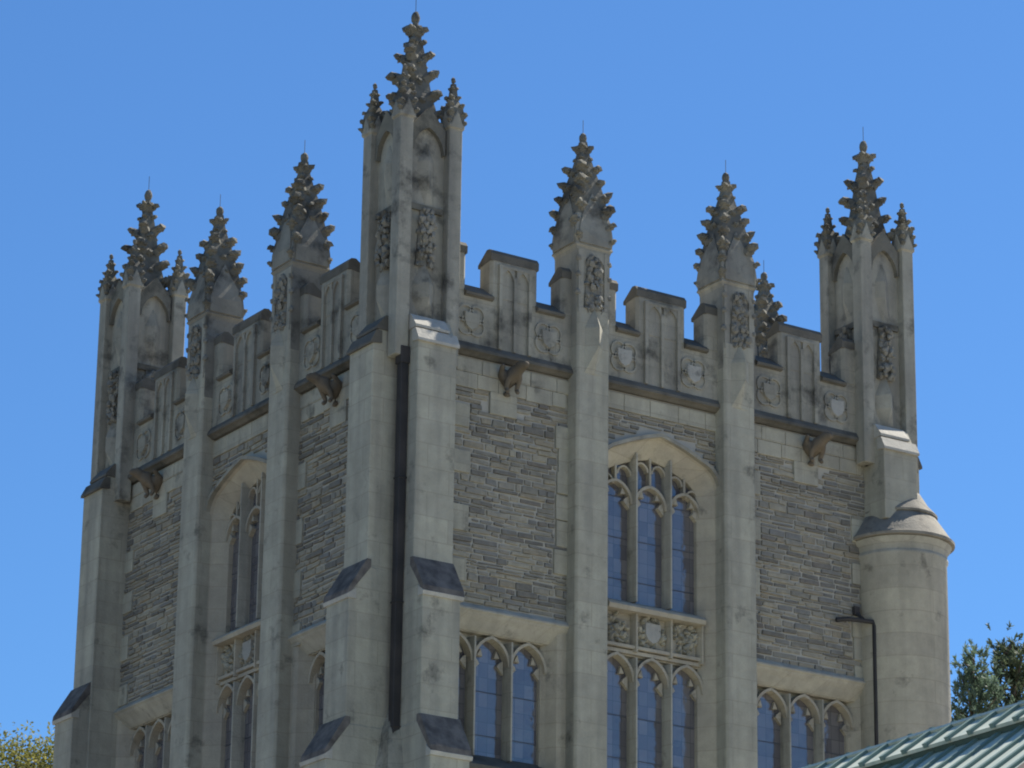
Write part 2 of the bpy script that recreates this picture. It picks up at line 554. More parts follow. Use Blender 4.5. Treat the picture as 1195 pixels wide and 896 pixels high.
def face(T, front=True):
    # --- wall body of this face (mortar backing of the rubble, plain below)
    wl_ = MB(T)
    for i, (s0, s1) in enumerate(BAYS):
        cs = (s0 + s1) / 2
        if not front:
            wl_.box(s0 - .6, s1 + .6, -0.3, 0.30, GROUND, 0.2)
            continue
        a, b = s0 - .45, s1 + .45
        if i == 1:
            arc = fullarch(cs, -1.62, 1.37, .86)
            archplate(wl_, arc, a, b, 0.2, -0.14, 0.30)
            wl_.box(a, cs - 1.37, -0.3, 0.30, GROUND, -1.62)
            wl_.box(cs + 1.37, b, -0.3, 0.30, GROUND, -1.62)
            wl_.box(cs - 1.37, cs + 1.37, -0.3, 0.30, GROUND, -10.2)
        else:
            wl_.box(a, b, -0.3, 0.30, -4.90, 0.2)
            wl_.box(a, b, -0.3, 0.30, GROUND, -7.75)
    wl_.build('wall', M['mortar'], TW)

    # --- pilasters
    for s0, s1 in PIL:
        p = MB(T)
        c = .045
        p.plan([(s0, -.1), (s1, -.1), (s1, .65 - c), (s1 - c, .65), (s0 + c, .65), (s0, .65 - c)], GROUND, 1.42)
        po = p.build('pilaster', M['lime'], TW, bevel=.012)
        cm = (s0 + s1) / 2
        v = MB(T)
        prow(v, cm, .652, .21, .19, .1, 1.0, 1.42)
        v.build('prow', M['lime'], po)

    # --- string course
    sc = MB(T)
    sc.run([(-.05, .02), (.38, .02), (.44, .06), (.50, .085), (.50, .14), (.43, .25), (-.05, .25)], .36, 10.64)
    sc.build('string_course', M['cope'], TW)

    # --- parapet
    pp = MB(T)
    pp.box(.35, 10.65, -.02, .41, .2, 1.30)
    par = pp.build('parapet', M['para'], TW)
    MER = ((.60, 1.0), (1.55, 2.62), (3.17, 3.5), (4.05, 4.47), (4.93, 6.1), (6.57, 6.95), (7.5, 7.84), (8.4, 9.47), (10.0, 10.4))
    for s0, s1 in MER:
        m = MB(T)
        c = .055
        m.plan([(s0, -.02 + c), (s0 + c, -.02), (s1 - c, -.02), (s1, -.02 + c), (s1, .42 - c), (s1 - c, .42), (s0 + c, .42), (s0, .42 - c)], 1.28, 2.04)
        mo = m.build('merlon', M['para'], par)
        k = MB(T)
        k.run([(-.035, 1.97), (.43, 2.03), (.436, 2.17), (.37, 2.255), (.27, 2.265), (-.035, 2.04)], s0 - .008, s1 + .008)
        k.build('coping', M['cope'], par)
    cw = MB(T)
    for s0, s1 in ((1.0, 1.55), (2.62, 3.17), (4.47, 4.93), (6.1, 6.57), (7.84, 8.4), (9.47, 10.0)):
        cw.run([(-.1, 1.24), (.415, 1.18), (.49, 1.20), (.50, 1.25), (.12, 1.53), (-.1, 1.42)], s0 - .04, s1 + .04)
    split_build(cw, 'crenel_sill', M['cope'], par)
    if front:
        for s0, s1 in (MER[1], MER[4], MER[7]):
            rib = MB(T)
            a, b = s0 + .2, s1 - .2
            m_ = (a + b) / 2
            for s in (a, b):
                rib.box(s - .035, s + .035, .40, .475, .25, 1.9)
            rib.box(m_ - .03, m_ + .03, .40, .465, .25, 1.75)
            for q0, q1 in ((a, m_), (m_, b)):
                cv = pointed((q0 + q1) / 2, 1.62, (q1 - q0) / 2 - .03, .26)
                archplate(rib, cv, q0 + .03, q1 - .03, 1.95, .40, .46)
            rib.box(a - .035, b + .035, .40, .47, 1.9, 1.955)
            rib.build('blind_tracery', M['para'], par)
        for i, s in enumerate((1.12, 2.87, 4.62, 6.28, 8.13, 9.82)):
            q = MB(T)
            for k in range(4):
                a = math.pi / 4 + k * math.pi / 2
                cx, cz = s + .17 * math.cos(a), .70 + .17 * math.sin(a)
                arc = [(cx + .17 * math.cos(a + t), cz + .17 * math.sin(a + t)) for t in [R(x) for x in range(-125, 126, 25)]]
                q.strip(arc, .04, .40, .44)
            q.build('quatrefoil', M['para'], par)
            sh = MB(T)
            w = .16
            sh.loft([[(s + x * w * 1.08, .405, .69 + z * w * 1.08) for x, z in ((-1, 1), (0, .93), (1, 1), (1, -.1), (.75, -.7), (0, -1.2), (-.75, -.7), (-1, -.1))],
                     [(s + x * w, .47, .69 + z * w) for x, z in ((-1, 1), (0, .93), (1, 1), (1, -.1), (.75, -.7), (0, -1.2), (-.75, -.7), (-1, -.1))]])
            sh.build('shield', M['shield'] if i in (2, 3, 5) and T is T_R else M['para'], par)

    # --- pinnacles over the pilasters
    for cs in (3.765, 7.245):
        pinnacle(T, cs, front)
    if not front:
        return

    # --- rubble panels, quoins, friezes, grotesques
    for i, (s0, s1) in enumerate(BAYS):
        cs = (s0 + s1) / 2
        quoins = MB(T)
        qz = []
        z = -.95 if i != 1 else -9
        side = 0
        while z > -4.75:
            h = rnd.uniform(.42, .52)
            for e in (0, 1):
                if (side + e) % 2 == 0 and z - h > -4.8 or (e == 1 and rnd.random() < .2):
                    w = rnd.uniform(.2, .34) + (.50 if i == 0 and e == 0 else 0) + (.05 if i == 2 and e == 1 else 0)
                    zj = z + rnd.uniform(-.05, .05)
                    if e == 0:
                        quoins.box(s0 - .1, s0 + w, .28, .352, zj - h, zj)
                    else:
                        quoins.box(s1 - w, s1 + .1, .28, .352, zj - h, zj)
                    qz.append((e, zj - h, zj, w))
            side += 1
            z -= h + rnd.uniform(.0, .08)
        # frieze of ashlar under the string course, stepped lower edge
        s = s0 - .05
        fz = MB(T)
        while s < s1:
            w = rnd.uniform(.38, .7)
            e = min(s + w, s1 + .05)
            if i == 1:
                fz.box(s, e - .008, .28, .348, -.36, -.025)
            else:
                fz.box(s, e - .008, .28, .348 + rnd.uniform(0, .006), -.30, -.025)
                fz.box(s - .1, e - .108, .28, .346 + rnd.uniform(0, .006), -.585 - (.0 if rnd.random() < .6 else .02), -.308)
            s = e
        if i != 1:
            fz.box(cs - .30, cs + .30, .28, .358, -1.02, -.586)
        fz.box(s0, s1, .2, .315, -.55 if i != 1 else -.34, -.03)
        fz.build('frieze', M['lime'], TW, bevel=.008)
        split_build(quoins, 'quoin', M['lime'], TW, .008)

        st = MB(T)
        if i == 1:
            arc = fullarch(cs, -1.62, 1.40, .86)

            def arch_z(s):
                for (a, za), (b, zb) in zip(arc[:-1], arc[1:]):
                    if a <= s <= b:
                        return za + (zb - za) * (s - a) / max(b - a, 1e-6)
                return -1.62
        z = -.37 if i == 1 else -.60
        zend = -1.55 if i == 1 else -4.80
        while z > zend:
            h = rnd.choice((.06, .08, .09, .10, .11, .12, .15))
            h = min(h, z - zend + .02)
            a, b = s0 - .05, s1 + .05
            for e, q0, q1, w in qz:
                if q0 < z - h / 2 < q1:
                    if e == 0:
                        a = max(a, s0 + w + .015)
                    else:
                        b = min(b, s1 - w - .015)
            s = a + rnd.uniform(-.2, 0)
            while s < b:
                w = rnd.uniform(.16, .62) * (1.0 if h < .13 else .8)
                e = min(s + w, b)
                x0, x1 = max(s, a), e
                s = e
                if x1 - x0 < .07:
                    continue
                xm = (x0 + x1) / 2
                if i != 1 and cs - .31 < xm < cs + .31 and z - h / 2 > -1.03:
                    continue
                if i == 1 and z - h < max(arch_z(x0), arch_z(x1)) + .09:
                    continue
                jz0 = rnd.uniform(.008, .03)
                jz1 = rnd.uniform(.006, .022)
                t = rnd.uniform(-.008, .008)
                j = lambda: rnd.uniform(0, .022)
                r0 = [(x0 + .008 + j(), z - h + jz0 + t), (x1 - .008 - j(), z - h + jz0 - t), (x1 - .008 - j(), z - jz1 - t), (x0 + .008 + j(), z - jz1 + t)]
                d = rnd.uniform(.318, .345)
                ctr = (sum(p[0] for p in r0) / 4, sum(p[1] for p in r0) / 4)
                r1 = [(p[0] + (ctr[0] - p[0]) * .05, p[1] + (ctr[1] - p[1]) * .16) for p in r0]
                st.loft([[(p[0], .29, p[1]) for p in r0], [(p[0], d - .012, p[1]) for p in r0], [(p[0], d, p[1]) for p in r1]])
            z -= h
        if i == 1:
            for sg in (-1, 1):
                hp = MB()
                inv = (lambda v: v.x) if T is T_R else (lambda v: v.y)
                keep = [k for k in range(0, len(st.v), 12) if (sum(inv(v) for v in st.v[k:k + 12]) / 12 - cs) * sg >= 0]
                mp = {}
                for k in keep:
                    for q in range(12):
                        mp[k + q] = len(hp.v)
                        hp.v.append(st.v[k + q])
                hp.f = [tuple(mp[a] for a in f) for f in st.f if f[0] in mp]
                hp.build('rubble_panel', M['rubble'], TW)
        else:
            st.build('rubble_panel', M['rubble'], TW)
        if i != 1:
            grotesque(T, cs + (.05 if i == 0 else .1))

    # --- central window bay: splayed arch, upper window, spandrel, lower window
    s0, s1 = BAYS[1]
    cs = (s0 + s1) / 2
    out = fullarch(cs, -1.62, 1.375, .86)
    inn = fullarch(cs, -1.80, 1.12, .68)
    O = [(cs - 1.375, -10.2)] + out + [(cs + 1.375, -10.2)]
    I = [(cs - 1.12, -10.2)] + inn + [(cs + 1.12, -10.2)]
    sp = MB(T)
    mid = [((o[0] * .45 + n_[0] * .55), (o[1] * .45 + n_[1] * .55)) for o, n_ in zip(O, I)]
    sp.loft([[(p[0], .36, p[1]) for p in O], [(p[0], .30, p[1]) for p in [(o[0] * .93 + q[0] * .07, o[1] * .93 + q[1] * .07) for o, q in zip(O, I)]],
             [(p[0], .17, p[1]) for p in mid], [(p[0], .03, p[1]) for p in I], [(p[0], -.16, p[1]) for p in I]], cap=False, closed=False)
    sp.build('arch_surround', M['lime_warm'], TW)
    hm = MB(T)
    hoodc = [(cs + (s - cs) * 1.025, z + .035) for s, z in out]
    hm.strip(hoodc, .07, .28, .45)
    hm.build('hood_mould', M['para'], TW)

    w = window_unit(T, cs, -4.06, -1.10, 'arch')
    tr = MB(T)
    arch_top = fullarch(cs, -1.80, 1.12, .68)

    def inz(s):
        for (a, za), (b, zb) in zip(arch_top[:-1], arch_top[1:]):
            if a <= s <= b:
                return za + (zb - za) * (s - a) / max(b - a, 1e-6)
        return -1.8
    for k in (-1, 0, 1):
        c = cs + k * PITCH
        cv = pointed(c, -2.10, PITCH / 2 - .045, .42)
        tr.strip(cv, .055, -.08, .085)
        cusps(tr, c, -2.10, PITCH / 2 - .06, .42, -.075, .03)
        tr.box(c - .024, c + .024, -.08, .06, -1.70, inz(c) + .02)
        for e in (-1, 1):
            c2 = c + e * PITCH / 4
            top = inz(c2) - .03
            if top > -1.72:
                cv2 = pointed(c2, top - .20, PITCH / 4 - .05, .17)
                tr.strip(cv2, .036, -.08, .05)
        # solid stone filling between the cusped heads and the arch haunches
    for k in (-1, 1):
        c = cs + k * 1.0
        tr.plate([(c + k * .06, -2.0), (c + k * .13, -2.15), (c + k * .13, -1.75), (c + k * .05, -1.72)], -.08, .0)
    tr.build('tracery', M['lime_warm'], w)
    sl = MB(T)
    sl.run([(-.2, -4.30), (.30, -4.30), (.33, -4.22), (.28, -4.16), (-.12, -3.99), (-.2, -3.99)], cs - 1.13, cs + 1.13)
    sl.build('sill', M['lime_warm'], w)
    # spandrel with carved panels
    pn = MB(T)
    pn.box(cs - 1.13, cs + 1.13, -.2, .04, -5.12, -4.2)
    for z in (-4.99,):
        pn.box(cs - 1.12, cs + 1.12, .04, .17, z, z + .06)
    for k in (-1.5, -.5, .5, 1.5):
        pn.nose(cs + k * PITCH * (.93 if abs(k) > 1 else 1), .11, .0, .20, -5.05, -4.29)
    po = pn.build('spandrel_panel', M['lime_warm'], TW)
    for k in (-1, 0, 1):
        c = cs + k * PITCH
        q = MB(T)
        rr = random.Random(k + 5)
        for t in range(60):
            a = rr.uniform(0, 2 * math.pi)
            r_ = rr.uniform(.14 if k == 0 else .0, .33)
            q.lump((c + r_ * math.cos(a) * .95, .06, -4.63 + r_ * math.sin(a)), (rr.uniform(.03, .07), .09, rr.uniform(.03, .07)), t, .8)
        q.build('carving', M['lime'], po)
        if k:
            continue
        sh = MB(T)
        w_ = .17
        sh.loft([[(c + x * w_ * f_, d_, -4.60 + z * w_ * f_) for x, z in ((-1, 1), (1, 1), (1, -.3), (.7, -.9), (0, -1.3), (-.7, -.9), (-1, -.3))] for d_, f_ in ((.03, 1.1), (.16, 1.0))])
        sh.build('shield', M['shield'] if k == 0 else M['lime_warm'], po)
    lower_window(T, cs, -10.0, -5.06, 1.13)

    # --- side bays: lintel hood and sunk three-light windows
    for i in (0, 2):
        s0, s1 = BAYS[i]
        cs = (s0 + s1) / 2 + (-.03 if i == 0 else .05)
        a, b = s0 - .35, s1 + .35
        ld = MB(T)
        ld.run([(-.2, -4.80), (.30, -4.76), (.35, -4.78), (.44, -4.87), (.445, -4.905), (.40, -4.94), (.385, -4.965), (.30, -5.05), (.20, -5.17), (.15, -5.22), (-.2, -5.22)], a, b)
        ld.build('lintel', M['stair'], TW)
        jb = MB(T)
        for sg, e in ((-1, a), (1, b)):
            i_ = cs + sg * 1.12
            jb.plan([(i_, -.2), (i_, .0), (i_ + sg * .08, .10), (i_ + sg * .20, .30), (i_ + sg * .27, .34), (e, .34), (e, -.2)], -7.6, -5.0)
        split_build(jb, 'jamb', M['lime_warm'], TW)
        lower_window(T, cs, -7.55, -5.21, 1.13)
        sl = MB(T)
        sl.run([(-.2, -7.9), (.42, -7.9), (.47, -7.85), (.47, -7.78), (-.1, -7.45), (-.2, -7.45)], a, b)
        sl.build('sill', M['cope'], TW)


def lower_window(T, cs, zbot, ztop, half):
    w = window_unit(T, cs, zbot, ztop, 'flat')
    tr = MB(T)
    for k in (-1, 0, 1):
        c = cs + k * PITCH
        cv = pointed(c, ztop - .56, PITCH / 2 - .02, .50)
        tr.strip(cv, .055, -.08, .13)
        cv2 = pointed(c, ztop - .56, PITCH / 2 - .05, .48)
        archplate(tr, cv2, c - PITCH / 2, c + PITCH / 2, ztop + .01, -.08, -.035)
        cusps(tr, c, ztop - .60, PITCH / 2 - .07, .45, -.075, .0)
        tr.box(c - .02, c + .02, -.08, .03, ztop - .10, ztop + .01)
    tr.box(cs - half, cs + half, -.15, .12, ztop - .03, ztop + .04)
    for e in (-1, 1):
        tr.box(cs + e * (PITCH * 1.5 - .05), cs + e * half, -.15, .03, zbot, ztop)
    tr.build('tracery', M['lime_warm'], w)
    return w


def prow(mb, s, d, hw, proj, z0, zsh, zap):
    """V-shaped engaged shaft with a pointed top"""
    r0 = [(s - hw, d, z0), (s, d + .015, z0), (s + hw, d, z0)]
    r1 = [(s - hw, d, z0 + .55), (s, d + proj, z0 + .55), (s + hw, d, z0 + .55)]
    r2 = [(s - hw, d, zsh), (s, d + proj, zsh + .02), (s + hw, d, zsh)]
    r3 = [(s - .02, d, zap), (s, d + .03, zap), (s + .02, d, zap)]
    mb.loft([[(a, dd - .0, z) for a, dd, z in r] + [(s, d - .1, r[0][2])] for r in (r0, r1, r2, r3)])


def carve(mb, s, d, z0, z1, hw, depth, n, seed):
    rr = random.Random(seed)
    mb.loft([[(s - hw, d - .05, z0), (s + hw, d - .05, z0), (s + hw, d + .03, z0), (s - hw, d + .03, z0)], [(s - hw * .6, d - .05, z1), (s + hw * .6, d - .05, z1), (s + hw * .6, d + .03, z1), (s - hw * .6, d + .03, z1)]])
    for t in range(n):
        f = rr.random()
        z = z0 + (z1 - z0) * f
        w = hw * (1 - .45 * f)
        q = rr.uniform(.03, .07)
        mb.lump((s + rr.uniform(-w, w), d + rr.uniform(.0, depth), z), (q, q * .9, q * 1.2), seed * 7 + t, .9)


def crocket(mb, c, ang, z, r0, r1, size):
    """leaf-like stub growing out of a spire edge; ang in plan"""
    cr = random.Random(int(z * 977 + ang * 331 + c[0] * 57 + c[1] * 91))
    ang += cr.uniform(-.12, .12)
    size *= cr.uniform(.92, 1.3)
    r1 = r1 * cr.uniform(.93, 1.02) - (size * .5 if cr.random() < .1 else 0)
    z += cr.uniform(-.25, .25) * size
    ca, sa = math.cos(ang), math.sin(ang)
    pts = []
    for f, dz in ((0, -1.3), (.45, -.5), (.8, -.05), (1.0, .08)):
        r = r0 + (r1 - r0) * f
        pts.append((c[0] + ca * r, c[1] + sa * r, z + dz * size))
    mb.tube(pts, [size * 1.35, size * 1.0, size * .85, size * .7], 7)
    t = (c[0] + ca * (r1 - size * .25), c[1] + sa * (r1 - size * .25))
    mb.lump((t[0], t[1], z + size * .05), (size * 1.1, size * 1.1, size * .85), z * 3 + ang, .7)
    for sg in (-1, 1):                                   # curled side leaves
        mb.lump((t[0] - sa * sg * size * .8 - ca * size * .5, t[1] + ca * sg * size * .8 - sa * size * .5, z - size * .35), (size * .7, size * .7, size * .6), z * 5 + ang + sg, .7)
    mb.lump((c[0] + ca * (r0 * .45 + r1 * .55), c[1] + sa * (r0 * .45 + r1 * .55), z - size * .9), (size * .9, size * .9, size * .75), z * 7 + ang, .6)


def rod(mb, c, z0, z1):
    mb.tube([(c[0], c[1], z0), (c[0], c[1], z1)], .0065, 5)


def finial(mb, c, ztop, s):
    """knob, fleuron and neck at the top of a spire"""
    mb.lump((c[0], c[1], ztop - .13 * s), (.085 * s, .085 * s, .13 * s), ztop, .15, 2)
    mb.lathe(c[0], c[1], [(ztop - .75 * s, .07 * s), (ztop - .2 * s, .055 * s)], 8)
    for k in range(4):
        a = k * math.pi / 2 + math.pi / 4 - .1
        crocket(mb, c, a, ztop - .36 * s, .04 * s, .19 * s, .065 * s)
        crocket(mb, c, a + math.pi / 4, ztop - .37 * s, .04 * s, .15 * s, .055 * s)
        crocket(mb, c, a, ztop - .62 * s, .05 * s, .19 * s, .05 * s)


def pinnacle(T, cs, front):
    cd = .23
    body = MB(T)
    body.sq(cs, cd, [(.9, .375), (2.6, .383), (2.66, .40), (2.70, .43), (2.76, .41), (2.88, .435), (3.28, .395), (3.5, .34)])
    bo = body.build('pinnacle', M['carved'] if T is not T_R else M['turret'], TW)  # body stone darker on every face but the right
    gb = MB(T)
    for a in range(4):
        ca, sa = math.cos(a * math.pi / 2), math.sin(a * math.pi / 2)

        def rot(u, v, z): return (cs + u * ca - v * sa, cd + u * sa + v * ca, z)
        r = []
        for v_in, v_out in ((0, 0),):
            prof = [(-.36, 2.74, .455), (.36, 2.74, .455), (.36, 3.05, .455), (.27, 3.35, .415), (.13, 3.6, .365), (0, 3.86, .33), (-.13, 3.6, .365), (-.27, 3.35, .415), (-.36, 3.05, .455)]
            gb.loft([[rot(u, v - .14, z) for u, z, v in prof], [rot(u, v, z) for u, z, v in prof]])
    split_build(gb, 'gable', M['gable'], bo)
    sp = MB(T)
    sp.sq(cs, cd, [(3.2, .385), (3.45, .365), (3.59, .345), (3.86, .30), (4.18, .235), (4.49, .155), (4.8, .09), (5.05, .06)])
    rows = ((2.90, .60, .65, .055), (3.24, .56, .64, .065), (3.57, .46, .595, .09), (3.86, .39, .515, .09), (4.16, .30, .42, .088), (4.46, .2, .34, .08))
    for z, r0, r1, q in rows:
        for k in range(4):
            crocket(sp, (cs, cd), math.pi / 4 + k * math.pi / 2, z, r0 - .08, r1, q)
    for z, r1, q in ((4.02, .27, .06), (4.3, .22, .055), (3.72, .33, .06)):
        for k in range(4):
            crocket(sp, (cs, cd), k * math.pi / 2, z, r1 - .14, r1 + .03, q)
    finial(sp, (cs, cd), 5.25, .92)
    sp.build('spire', M['spire'], bo)
    rd = MB(T)
    rod(rd, (cs, cd), 5.2, 5.52)
    rd.build('lightning_rod', M['rod'], bo)
    cv = MB(T)
    carve(cv, cs, .60, 1.38, 2.5, .22, .09, 80, int(cs * 10))
    for sg in (-1, 1):
        for z in (1.72, 2.1, 2.42):
            cv.lump((cs + sg * .36, .62, z), (.07, .06, .07), z + sg, .4)
    cv.build('carving', M['carved'], bo)
    fn = MB(T)
    for sg in (-1, 1):
        fn.box(cs + sg * .30 - .06, cs + sg * .30 + .06, .55, .645, 1.3, 2.62)
    cvv = pointed(cs, 2.25, .25, .28)
    archplate(fn, cvv, cs - .3, cs + .3, 2.62, .55, .635)
    fn.build('niche', M['turret'], bo)


def corner_turret(cx, cy):
    t = MB()
    t.sq(cx, cy, [(-.4, .5), (4.5, .5)])
    to = t.build('corner_turret', M['turret'], TW)
    for i, j in ((-1, -1), (1, -1), (1, 1), (-1, 1)):
        s = MB()
        px, py = cx + i * .545, cy + j * .545
        s.sq(px, py, [(-.4, .142), (4.36, .142), (4.38, .17), (4.44, .175), (4.5, .15)])
        for a in range(4):                              # little gables round the top of the shaft
            ca, sa = math.cos(a * math.pi / 2), math.sin(a * math.pi / 2)
            pr = [(-.14, 4.38), (.14, 4.38), (.14, 4.44), (0, 4.76), (-.14, 4.44)]
            s.loft([[(px + u * ca - v * sa, py + u * sa + v * ca, z) for u, z in pr] for v in (.04, .182)])
        s.build('shaft', M['turret'], to, bevel=.012)
        m = MB()
        m.sq(px, py, [(4.40, .15), (4.62, .165), (4.82, .145), (5.0, .075), (5.35, .04)])
        m.lump((px, py, 5.43), (.052, .052, .075), 3, .2)
        for k in range(4):
            a = math.pi / 4 + k * math.pi / 2
            crocket(m, (px, py), a, 5.25, .02, .085, .035)
            crocket(m, (px, py), a, 5.07, .04, .15, .042)
            crocket(m, (px, py), a, 4.88, .1, .22, .05)
            crocket(m, (px, py), a, 4.70, .14, .255, .05)
            crocket(m, (px, py), a, 4.54, .16, .275, .04)
        m.build('small_pinnacle', M['spire'], to)
    sp = MB()
    sp.sq(cx, cy, [(4.3, .37), (4.6, .34), (4.85, .31), (5.16, .245), (5.58, .19), (6.0, .145), (6.35, .09), (6.6, .06)])
    for z, r1, q in ((4.78, .60, .085), (5.18, .53, .085), (5.60, .46, .085), (6.02, .385, .08)):
        for k in range(4):
            a = math.pi / 4 + k * math.pi / 2
            crocket(sp, (cx, cy), a, z, r1 * .42 if z > 5 else .3, r1, q)
            crocket(sp, (cx, cy), a + math.pi / 4, z - .2, r1 * .3, r1 * .62, q * .75)
    finial(sp, (cx, cy), 6.94, 1.05)
    sp.build('spire', M['spire'], to)
    rd = MB()
    rod(rd, (cx, cy), 6.9, 7.26)
    rd.build('lightning_rod', M['rod'], to)
    for a in range(4):
        gb = MB()
        cv = MB()
        pw = MB()
        ca, sa = math.cos(a * math.pi / 2), math.sin(a * math.pi / 2)

        def TT(s, d, z, ca=ca, sa=sa): return Vector((cx + s * ca - d * sa, cy + s * sa + d * ca, z))
        for b_ in (gb, cv, pw):
            b_.T = TT
        # ogee gable over the panel
        cvx = pointed(0, 3.80, .33, .5)
        archplate(gb, cvx, -.36, .36, lambda s: 4.72 - abs(s) * 1.15, .44, .60)
        lg = MB(TT)
        lg.box(-.36, .36, .44, .56, 2.60, 2.72)
        lg.build('ledge', M['spire'], to)
        # upper slim prow
        prow(pw, 0, .495, .19, .12, 2.7, 3.6, 4.0)
        prow(pw, .0, .495, .25, .22, .3, 1.12, 1.66)
        carve(cv, 0, .52, 1.50, 2.62, .20, .15, 85, int(a * 5 + cx * 3 + cy))
        pw.box(-.13, .13, .49, .58, 1.9, 2.5)
        gb.build('gable', M['spire'], to)
        split_build(pw, 'prow', M['turret'], to)
        cv.build('carving', M['carved'], to)
    # the block under the turret, between the two buttresses
    return to


def buttress(T, c, full=True):
    h = .42
    b = MB(T)
    zb = GROUND if full else -1.6
    b.run([(-.2, zb), (.975, zb), (.975, -.10), (.90, .10), (.86, .12), (.70, .42), (-.2, .42)], c - h, c + h)
    bo = b.build('buttress', M['lime'], TW, bevel=.014)
    u = MB(T)
    u.run([(.80, -.14), (1.03, -.17), (1.03, -.12), (.92, .10), (.80, .10)], c - h - .03, c + h + .03)
    u.run([(.60, .12), (.91, .13), (.91, .18), (.72, .42), (.60, .42)], c - h - .02, c + h - .12)
    split_build(u, 'weathering', M['setoff'] if T is T_R else M['cope'], bo)  # off the right face, shade is put into the darker slab colour
    if full:
        l = MB(T)
        c2 = c * .4 if c < 5 else 11 - (11 - c) * .4
        h2 = .40
        l.run([(-.2, GROUND), (1.34, GROUND), (1.34, -5.0), (1.0, -4.5), (.9, -4.45), (-.2, -4.5)], c2 - h2, c2 + h2)
        l.run([(-.2, GROUND), (1.72, GROUND), (1.72, -8.0), (1.34, -7.4), (-.2, -7.4)], c2 - h2 - .012, c2 + h2 + .012)
        split_build(l, 'lower_stage', M['lime'], bo, .014)
        q = MB(T)
        q.run([(.9, -4.46), (1.35, -5.04), (1.375, -5.02), (1.36, -4.92), (.985, -4.31), (.9, -4.31)], c2 - h2 - .012, c2 + h2 + .06)
        q.run([(1.25, -7.4), (1.73, -8.04), (1.755, -8.02), (1.74, -7.92), (1.35, -7.28), (1.25, -7.28)], c2 - h2 - .02, c2 + h2 + .03)
        split_build(q, 'slate_weathering', M['slate'], bo)
        e = MB(T)
        e.run([(1.2, -5.10), (1.37, -5.10), (1.385, -5.03), (1.2, -4.9)], c2 - h2 - .02, c2 + h2 + .05)
        e.run([(1.6, -8.10), (1.75, -8.10), (1.765, -8.03), (1.6, -7.9)], c2 - h2 - .03, c2 + h2 + .05)
        split_build(e, 'drip', M['setoff'], bo)


def grotesque(T, s):
    """crouching stone beast leaning out under the string course, one skinned surface"""
    V = [(0, .36, -.42), (.0, .55, -.34), (.02, .76, -.24), (.04, .92, -.17), (.06, 1.06, -.15), (.07, 1.15, -.19),   # body, neck, head, muzzle
         (-.14, .62, -.45), (-.13, .56, -.60), (-.12, .64, -.70),      # left fore leg to the corbel
         (.15, .64, -.43), (.14, .56, -.60), (.13, .66, -.69),         # right fore leg
         (-.20, .46, -.22), (-.27, .66, -.10),                         # folded wing
         (.20, .46, -.22), (.27, .66, -.10),
         (-.02, .98, -.05), (.14, .98, -.05),                          # ears
         (.0, .40, -.66), (.0, .36, -.72)]
    E_ = [(0, 1), (1, 2), (2, 3), (3, 4), (4, 5), (2, 6), (6, 7), (7, 8), (2, 9), (9, 10), (10, 11), (1, 12), (12, 13), (1, 14), (14, 15), (3, 16), (3, 17), (0, 18), (18, 19)]
    Rd = [.20, .19, .17, .11, .10, .06, .07, .055, .05, .07, .055, .05, .09, .05, .09, .05, .035, .035, .12, .08]
    me = bpy.data.meshes.new('grotesque')
    off = parent_off(TW)
    me.from_pydata([tuple(T(s + a * .85, .36 + (d - .36) * .82, -.02 + (z + .02) * .88) - off) for a, d, z in V], E_, [])
    o = bpy.data.objects.new('grotesque', me)
    col.objects.link(o)
    sk = o.modifiers.new('skin', 'SKIN')
    sk.use_smooth_shade = True
    for i, r in enumerate(Rd):
        me.skin_vertices[0].data[i].radius = (r * .82, r * .82)
    me.skin_vertices[0].data[1].use_root = True
    ss = o.modifiers.new('sub', 'SUBSURF')
    ss.levels = ss.render_levels = 2
    dg = bpy.context.evaluated_depsgraph_get()
    me2 = bpy.data.meshes.new_from_object(o.evaluated_get(dg))
    o.modifiers.clear()
    o.data = me2
    me2.materials.clear()
    me2.materials.append(M['beast'])
    o.parent = TW
    return o


# core and deck
core = MB()
core.box(.32, 10.68, .32, 10.68, GROUND, .55)
core.build('core', M['mortar'], TW)
for T in (T_R, T_L):
    face(T, True)
for T in (T_B, T_E):
    face(T, False)
for cx, cy in ((0, 0), (0, 11), (11, 0), (11, 11)):
    corner_turret(cx, cy)
# solid corner piers under the turrets
pc = MB()
for cx, cy in ((0, 0), (0, 11), (11, 11)):
    pc.box(cx - .358, cx + .358, cy - .358, cy + .358, GROUND, -.2)
pc.box(11 - .358, 11 + .358, -.358, .358, -24, -.2)
split_build(pc, 'corner_pier', M['lime'], TW)
buttress(T_R, .05)
buttress(T_L, .05)
buttress(T_L, 10.95)
buttress(T_B, .05)
buttress(T_B, 10.95)
buttress(T_E, 10.95)
buttress(T_R, 10.99, False)
buttress(T_E, .05, False)

# round stair turret at the right-hand corner
SX, SY = 11.36, -.40
st = MB()
st.lathe(SX, SY, [(GROUND, .95), (-2.36, .95), (-2.32, .98), (-2.28, .98), (-2.24, .955), (-2.12, .975), (-2.06, 1.03), (-2.0, 1.055), (-1.97, 1.02), (-1.93, 1.03)], 72)
so = st.build('stair_turret', M['stair'], TW, smooth=True)
rf = MB()
rf.lathe(SX, SY, [(-1.99, .95), (-1.975, 1.12), (-1.92, 1.125), (-1.87, 1.07), (-1.40, .76), (-1.37, .72)], 72)
rf.lathe(SX, SY, [(-1.41, .66), (-1.39, .79), (-1.345, .795), (-1.15, .62), (-.98, .52), (-.88, .46), (-.86, .40)], 72)
rf.build('stone_roof', M['cap'], so, smooth=True)

